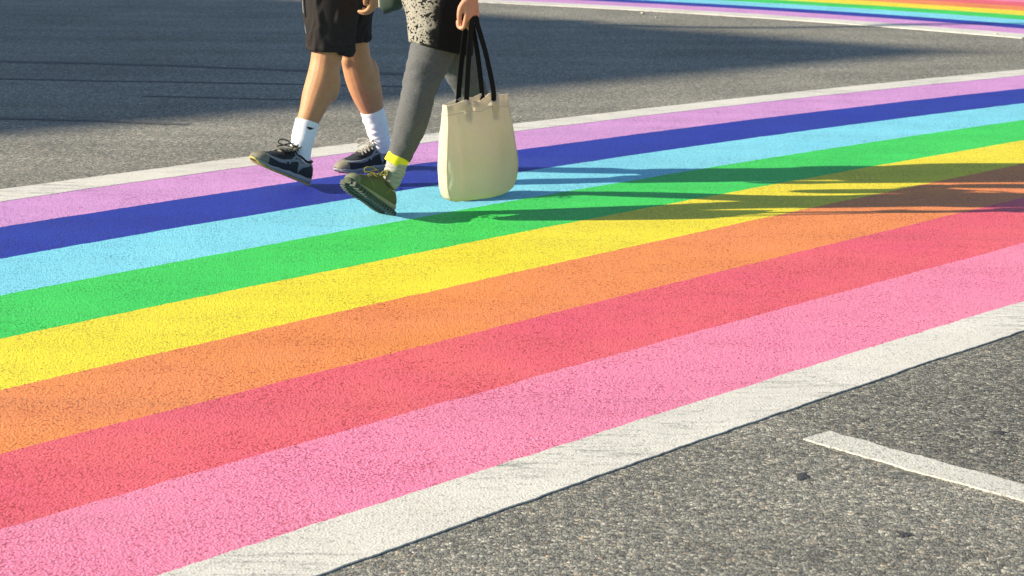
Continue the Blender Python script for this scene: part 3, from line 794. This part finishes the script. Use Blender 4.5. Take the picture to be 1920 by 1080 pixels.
        mbx.add(vs, fs); return sub(mbx, name, mat)
    if run:
        for sd in (0, 1):
            tt = (lambda t: t) if sd == 0 else (lambda t: math.pi - t)
            strip([(.30, tt(1.15)), (.42, tt(.75)), (.52, tt(.28))], .014, SH_GREY, "side_stripe")
            strip([(.46, tt(1.2)), (.38, tt(.75)), (.30, tt(.25))], .014, SH_GREY, "side_stripe")
            strip([(.24, tt(.95)), (.40, tt(.50)), (.64, tt(.42))], .012, SH_GREY, "side_stripe")
            strip([(.02, tt(.75)), (.12, tt(.85)), (.26, tt(.55)), (.34, tt(.2))], .03, SH_GREY, "heel_panel", .005)
            strip([(.56, tt(.35)), (.7, tt(.45)), (.82, tt(.75)), (.86, tt(1.2))], .016, SH_GREY, "toe_overlay", .006)
            strip([(.5, tt(.2)), (.62, tt(.8)), (.70, tt(1.15))], .009, SH_BLACK, "eyelet_band", .006)
    else:
        for sd in (0, 1):
            tt = (lambda t: t) if sd == 0 else (lambda t: math.pi - t)
            strip([(.02, tt(.9)), (.12, tt(1.0)), (.24, tt(.7)), (.33, tt(.12))], .006, LACE_O, "seam", .004)
            strip([(.36, tt(1.25)), (.48, tt(1.12)), (.62, tt(1.2))], .016, OLIVE, "eyelet_band", .009)
            strip([(.62, tt(.1)), (.72, tt(.55)), (.74, tt(1.2))], .005, LACE_O, "seam", .004)
    # laces: crossing rows and a bow
    lm = lace_mat or (LACE if run else LACE_O)
    rows = [.40, .455, .51, .565, .62] if run else [.40, .46, .52, .58]
    lc = MB(); rl = .0085 * k
    for i, u in enumerate(rows):
        u2 = rows[min(i + 1, len(rows) - 1)]
        for sgn in (-1, 1):
            lc.tube([S(u, math.pi / 2 + sgn * .62, .012), S((u + u2) / 2, math.pi / 2, .03), S(u2, math.pi / 2 - sgn * .62, .012)], [rl] * 3, n=8, sub=4)
    kn = S(.40, math.pi / 2, .05)
    lc.ball(kn, .017 * k, 10, 8)
    for sgn in (-1, 1):
        lc.tube([kn, kn + V((.06, sgn * .09, .05)) * k, kn + V((.13, sgn * .17, .03)) * k, kn + V((.12, sgn * .19, -.02)) * k, kn + V((.05, sgn * .10, -.01)) * k, kn], [rl] * 6, n=8, sub=5)
        lc.tube([kn, kn + V((.05, sgn * .05, .03)) * k, kn + V((.12, sgn * .09, -.02)) * k, kn + V((.17, sgn * .13, -.06)) * k], [rl] * 4, n=8, sub=5)
    sub(lc, "laces", lm)
    return sh
shoe(man, (-.795, 7.655, .004), (-.985, 7.438, .128), (.1, -.1, 1), .300, 'run', lace_mat=LACED)
shoe(man, (-.470, 8.122, 0), (-.700, 7.955, 0), (0, 0, 1), .292, 'run', sole_mat=SH_MID)

# ---- WOMAN ------------------------------------------------------------------------------------------
wom = bpy.data.objects.new("person", None); COL.objects.link(wom); wom.location = (-.26, 7.29, 0)
bpy.context.view_layer.update()
tag(wom, "walker in grey leggings, black floral tunic and olive shoes, carrying the cream tote", "person")
WPC = V((-.272, 7.285, .86))
mb = MB()
wf = [V((-.250, 7.262, .84)), V((-.270, 7.232, .65)), V((-.294, 7.222, .56)), V((-.322, 7.192, .484)), V((-.336, 7.172, .435)), V((-.347, 7.155, .384)), V((-.366, 7.125, .312)), V((-.388, 7.103, .244)), V((-.405, 7.090, .200)), V((-.422, 7.081, .150)), V((-.450, 7.066, .085))]
mb.tube(wf, [.076, .074, .0725, .0625, .0560, .0525, .0515, .0410, .0345, .030, .024], n=20, sub=4)
wr_ = [V((-.305, 7.325, .84)), V((-.262, 7.325, .65)), V((-.221, 7.335, .555)), V((-.180, 7.372, .455)), V((-.148, 7.415, .375)), V((-.112, 7.458, .28)), V((-.078, 7.498, .18)), V((-.065, 7.515, .12))]
mb.tube(wr_, [.074, .068, .066, .056, .052, .050, .038, .031], n=20, sub=4)
mb.tube([WPC - UP * .05, WPC + UP * .03, WPC + UP * .17, WPC + UP * .33, WPC + UP * .45, WPC + UP * .50], [(.16, .115), (.165, .12), (.125, .092), (.15, .11), (.14, .085), (.07, .062)], n=24, fdir=FW)
WSL = WPC + LF * .17 + UP * .45; WSR = WPC - LF * .17 + UP * .45
wwl = V((-.150, 7.060, .775)); wel = (WSL + wwl) / 2 + LF * .035 - FW * .04
mb.tube([WSL - LF * .04, WSL - UP * .02, wel, wwl], [.046, .043, .036, .025], n=16, sub=6)
fing = hand(mb, wwl, V((.01, 0, -1)), -LF, FW, (.35, 1.45, 1.35), .90, 0, .4)
wwr = V((-.43, 7.585, .90)); wer = V((-.41, 7.545, 1.10))
mb.tube([WSR + LF * .04, WSR - UP * .02, wer, wwr], [.046, .043, .036, .025], n=16, sub=6)
hand(mb, wwr, FW * .95 - UP * .1, LF, FW, (.4, .6, .5), .9)
Pw, Rw = head(mb, WPC + UP * .53, FW, .96)
mb.tube([V((-.450, 7.068, .06)), V((-.50, 6.992, .092)), V((-.545, 6.925, .130))], [.024, .022, .017])
mb.tube([V((-.055, 7.525, .10)), V((-.105, 7.47, .06)), V((-.16, 7.41, .035))], [.028, .027, .02])
own(remeshed(mb, "body", SKIN_W, .0030, wom, 3), wom)
for s in (-1, 1):
    e = O(MB().ball(Pw(.083, s * .032, .195), .0122, 14, 10), "eye", EYEW, wom)
    MB().ball(Pw(.0925, s * .032, .195), (.0035, .006, .006), 10, 8, Rw).build("iris", SH_BLACK, e)
O(MB().tube([Pw(.093, -.024, .128), Pw(.101, 0, .129), Pw(.093, .024, .128)], [.004, .0065, .004], n=10), "mouth", LIP, wom)
mb = MB(); mb.ball(Pw(-.014, 0, .232), (.108, .088, .104), 20, 12, Rw)
mb.tube([Pw(-.05, 0, .25), Pw(-.085, 0, .16), Pw(-.085, 0, .05), Pw(-.075, 0, -.05)], [(.07, .05), (.085, .045), (.09, .035), (.07, .02)], n=16, fdir=FW)
own(remeshed(mb, "hair", HAIR_W, .008, wom, 3), wom)

def legging(pts, rad, seed):
    P = catmull(np.array([tuple(p) for p in pts]), 22); R = catmull(np.array([[r, r] for r in rad]), 22)[:, 0] + .0035
    T = np.gradient(P, axis=0); T /= np.linalg.norm(T, axis=1)[:, None]; rings = []; n = 40
    for i in range(len(P)):
        t = V(T[i]); a = V((1, 0, 0)) - t * t.x; a.normalize(); b = t.cross(a); ring = []
        for k in range(n):
            w = 2 * math.pi * k / n
            cz = P[i][2]
            bunch = math.exp(-((cz - .47) / .06) ** 2) + .55 * math.exp(-((cz - .24) / .05) ** 2) + .18
            nn = mnoise.noise(V((math.cos(w) * 1.1 + seed, math.sin(w) * 1.1, cz * 52 + .8 * math.cos(w + seed))))
            n2 = mnoise.noise(V((math.cos(w) * 2.0, math.sin(w) * 2.0 + seed, cz * 30)))
            rr = R[i] + .002 + bunch * max(-.4, (1.0 * nn + .5 * n2)) * .0052
            ring.append(V(P[i]) + a * math.cos(w) * rr + b * math.sin(w) * rr)
        rings.append(ring)
    end = [V(P[-1]) + (q - V(P[-1])) * .9 - V(T[-1]) * .01 for q in rings[-1]]
    return own(MB().loft(rings + [end], cap=(True, False)).build("legging", LEGGING, wom), wom)
legging(wf[:9], [.076, .076, .0755, .0635, .0560, .0540, .0525, .0415, .0370], 1.0)
legging(wr_[:7], [.074, .070, .067, .056, .052, .050, .040], 4.0)
sg = sock(wom, [V((-.4035, 7.0915, .205)), V((-.412, 7.086, .178)), V((-.420, 7.081, .150)), V((-.440, 7.072, .110)), V((-.462, 7.056, .065))], [.0385, .0375, .0365, .0350, .028], SOCKG, amp=.004)
P0, P1 = V((-.4035, 7.0915, .205)), V((-.4135, 7.085, .172))
def band_ring(p, r, ax):
    a = V((1, 0, 0)) - ax * ax.x; a.normalize(); b = ax.cross(a)
    return [p + (a * math.cos(2 * math.pi * k / 28) + b * math.sin(2 * math.pi * k / 28)) * r for k in range(28)]
ax = V((-.52, -.16, -.84)).normalized(); P1 = P0 + ax * .034
MB().loft([band_ring(P0 - ax * .004 + ax * .008, .038, ax), band_ring(P0 - ax * .004, .0412, ax), band_ring(P0, .0418, ax), band_ring((P0 + P1) / 2, .0412, ax), band_ring(P1, .0402, ax), band_ring(P1 + ax * .001, .037, ax)], cap=(False, False)).build("sock_band", SOCKY, sg)
sock(wom, [V((-.080, 7.495, .19)), V((-.072, 7.505, .155)), V((-.064, 7.515, .12)), V((-.06, 7.522, .09))], [.041, .039, .038, .037], SOCKG)
shoe(wom, (-.440, 7.068, .006), (-.578, 6.872, .146), (.05, .02, 1), .272, 'walk')
shoe(wom, (-.040, 7.555, .055), (-.215, 7.345, .003), (0, 0, 1), .272, 'walk')
# tunic dress
mb = MB()
mb.tube([WPC + UP * .525, WPC + UP * .47, WPC + UP * .33, WPC + UP * .17, WPC + UP * .03, V((-.270, 7.288, .78)), V((-.264, 7.268, .70)), V((-.263, 7.254, .62)), V((-.262, 7.250, .572))],
        [(.075, .068), (.165, .10), (.165, .14), (.142, .112), (.178, .138), (.150, .135), (.124, .128), (.110, .124), (.105, .121)], n=32, sub=6, fdir=FW, round_ends=False)
for S_, e_, w_ in ((WSL, wel, wwl), (WSR, wer, wwr)): mb.tube([S_ + (WPC - S_) * .2 + UP * .09, S_ - UP * .02, e_, e_.lerp(w_, .75)], [.05, .056, .052, .046], n=18, sub=5, round_ends=False)
for q in (-1, 1): mb.ball(WPC + UP * .33 + FW * .075 + LF * (.065 * q), .075)
tw = wrinkle(11, 4, .008, 8.0)
def tun_d(p, n): return tw(p, n) * (.15 if abs(n.z) > .8 else 1)
tn = remeshed(mb, "tunic", TUNIC, .0055, wom, 3, tun_d)
# slant the hem: lower at the back
for v in tn.data.vertices:
    if v.co.z < .66:
        w = min(1, (.66 - v.co.z) / .08)
        v.co.z += w * ((v.co - V((-.281, 7.258, 0))).dot(FW) * .16 + .006 - .02 * max(0, (v.co - V((-.281, 7.258, 0))).dot(LF)) / .09)
own(tn, wom)
# ring on the ring finger
rp = fing[2]; c = rp[1].lerp(rp[2], .55); axr = (rp[2] - rp[1]).normalized(); a = axr.orthogonal().normalized(); b = axr.cross(a)
own(MB().tube([c + (a * math.cos(2 * math.pi * k / 20) + b * math.sin(2 * math.pi * k / 20)) * .0100 for k in range(21)], [.0020] * 21, n=8, sub=1, round_ends=False).build("ring", GOLD, wom), wom)

# ---- TOTE BAG ---------------------------------------------------------------------------------------
E1 = V((.79, .613, 0)).normalized(); E2 = V((E1.y, -E1.x, 0))
bag = bpy.data.objects.new("tote_bag", None); COL.objects.link(bag); bag.location = (-.122, 7.05, .066)
bpy.context.view_layer.update()
tag(bag, "cream canvas tote bag with black straps hanging from the walker's hand", "bag")
n = 72; BT = .066; BH = .350
def bag_ring(h, scale=1.0, inner=0.0):
    out = []
    for k in range(n):
        a = 2 * math.pi * k / n; ca, sa = math.cos(a), math.sin(a)
        hw = np.interp(h, [0, .05, .15, .35, .6, .85, 1.0], [.130, .148, .158, .162, .153, .141, .136])
        hd = np.interp(h, [0, .04, .15, .4, .7, .9, 1.0], [.022, .034, .038, .040, .034, .024, .017])
        ex = math.copysign(abs(ca) ** (.62 if ca > 0 else .34), ca) * (hw * scale - inner); ey = math.copysign(abs(sa) ** (.85 if ca > 0 else .42), sa) * (hd * scale * (1 - .12 * ca) - inner)
        sh = np.interp(h, [0, .3, .7, 1], [.004, .006, -.006, -.014])
        fold = .0095 * mnoise.noise(V((ex * 24 + 5, ey * 6, h * 2.0))) + .0055 * mnoise.noise(V((ex * 45, 3, h * 6 + ex * 14))) * (.4 + h)
        fold += -.007 * math.exp(-((ex + .095) / .012) ** 2) * (h > .05) * (sa > 0) * math.sin(min(1, h * 1.1) * math.pi)
        # wavy mouth: raised by the straps, dipping between them
        front = sa > 0
        top = .0
        if h > .7:
            w = (h - .7) / .3
            c0 = -.014
            bumps = .010 * math.exp(-((ex - (-.042 + c0 + .0)) / .030) ** 2) + .016 * math.exp(-((ex - (.068 + c0)) / .034) ** 2) - .008 * math.exp(-((ex - (.016 + c0)) / .022) ** 2) if front else .016 * math.exp(-((ex + .05) / .03) ** 2) + .016 * math.exp(-((ex - .03) / .03) ** 2)
            top = w * (bumps + .075 * ex)
        low = 0.0
        if h < .2: low = (1 - h / .2) * (.012 * max(0, ex / .15) ** 2 * 1.4)
        out.append(V((-.122, 7.05, BT)) + E1 * (ex + sh) + E2 * (-ey * -1 + fold) + UP * (h * BH + top + low))
    return out
hs = [0, .012, .03, .06, .1, .15, .2, .27, .34, .41, .48, .55, .62, .69, .75, .8, .85, .9, .94, .97, 1.0]
rings = [bag_ring(0, .72)] + [bag_ring(h, .9 if h == 0 else (.965 if h == .012 else 1.0)) for h in hs]
inner = [bag_ring(h, 1.0, .003) for h in (1.0, .94, .85, .7, .5, .3, .1, .04)]
mb = MB(); mb.loft(rings + inner[:2], cap=(True, False))
own(mb.build("pouch", CANVAS, bag), bag)
THREAD = plain("hem_thread", (.60, .53, .40), .9)
for hh in (.895,):
    rg = bag_ring(hh, 1.012)
    own(MB().tube(rg + [rg[0]], [.0011] * (n + 1), n=6, sub=1, round_ends=False).build("stitching", THREAD, bag), bag)
for kk in (n // 2 - 4, 3):
    sl = [bag_ring(h, 1.006)[kk] for h in (.03, .1, .2, .34, .48, .62, .75, .85, .94, 1.0)]
    own(MB().tube(sl, [.0016] * len(sl), n=6, sub=4, round_ends=False).build("side_seam", CANVAS, bag), bag)
HOLD = fing[1][3].lerp(fing[2][3], .5)
HB = V((-.150, 7.058, .690))
def ribbon(pts, w, wdir, mat, name, thick=.0016):
    return own(MB().tube(pts, [(thick, w / 2)] * len(pts), n=10, sub=6, fdir=wdir, round_ends=False).build(name, mat, bag), bag)
CB = V((-.122, 7.05, 0))
for sd, (ea, eb) in ((1, (-.054, .050)), (-1, (-.066, .024))):
    o2 = .0155 if sd > 0 else -.0155
    top = HB + E2 * (.010 * sd) + E1 * (.004 * sd)
    za, zb = (.425, .445) if sd > 0 else (.43, .432)
    a0 = CB + E1 * (ea - .012) + E2 * o2 + UP * (za - .05); a1 = CB + E1 * (ea - .012) + E2 * o2 + UP * za
    b1 = CB + E1 * (eb) + E2 * o2 + UP * zb; b0 = CB + E1 * (eb) + E2 * o2 + UP * (zb - .05)
    pts = [a0, a1, a1.lerp(top - E1 * .012, .5) + E1 * -.002, top - E1 * .013 - UP * .02, top - E1 * .004 + UP * .004, top + E1 * .008 + UP * .0045, top + E1 * .015 - UP * .02, b1.lerp(top + E1 * .014, .5) + E1 * .003, b1, b0]
    ribbon(pts, .0225, E1, BLACKF, "strap")
for ex in (-.054 - .012, .052):
    c = CB + E1 * ex + E2 * .0265 + UP * .375
    mbp = MB(); mbp.box((0, 0, 0), .026, .004, .062, Matrix.Translation(c) @ Matrix(((E1.x, -E2.x, 0, 0), (E1.y, -E2.y, 0, 0), (0, 0, 1, 0), (0, 0, 0, 1))))
    own(mbp.build("strap_patch", CANVAS, bag, smooth=False), bag)

# ---- small dark green shoulder bag between the two walkers ------------------------------------------
gb = bpy.data.objects.new("shoulder_bag", None); COL.objects.link(gb); gb.location = (-.447, 7.50, .68)
bpy.context.view_layer.update()
tag(gb, "dark green shoulder bag with rounded corners hanging between the two walkers", "bag")
mb = MB(); G1 = V((.90, -.43, 0)).normalized(); G2 = V((G1.y, -G1.x, 0))
rings = []
for i in range(15):
    h = i / 14; sc = (1 - (2 * h - 1) ** 6 * .35)
    ring = []
    for k in range(32):
        a = 2 * math.pi * k / 32; ca, sa = math.cos(a), math.sin(a)
        ring.append(V((-.449, 7.47, .683)) + G1 * math.copysign(abs(ca) ** .55, ca) * .046 * sc + G2 * math.copysign(abs(sa) ** .7, sa) * .042 * sc + UP * (h * .27 + .012 * ca))
    rings.append(ring)
mb.loft(rings); own(mb.build("pouch", GREENBAG, gb), gb)
own(MB().tube([V((-.495, 7.48, .70)), V((-.499, 7.478, .80)), V((-.495, 7.48, .92))], [.006, .006, .005], n=10).build("lit_edge", LACE, gb), gb)  # pale tube added as a painted highlight along the bag's sunlit left edge
own(MB().tube([V((-.449, 7.47, .94)), V((-.43, 7.45, 1.0)), WPC - LF * .16 + UP * .2 + FW * .02, WSR + UP * .06, WSR + UP * .055 - FW * .08], [(.003, .011)] * 5, n=10, sub=6, fdir=V((.6, .6, .2))).build("strap", GREENBAG, gb), gb)

# ---- parenting check: sub-parts under parts that already carry an inverse stay where they were built
for o in list(COL.objects):
    if o.parent is not None and o.parent.parent is not None and o.parent.type == 'MESH':
        pass

scene.render.engine = 'CYCLES'
scene.cycles.use_denoising = True
scene.cycles.max_bounces = 6
scene.cycles.sample_clamp_indirect = 6.0
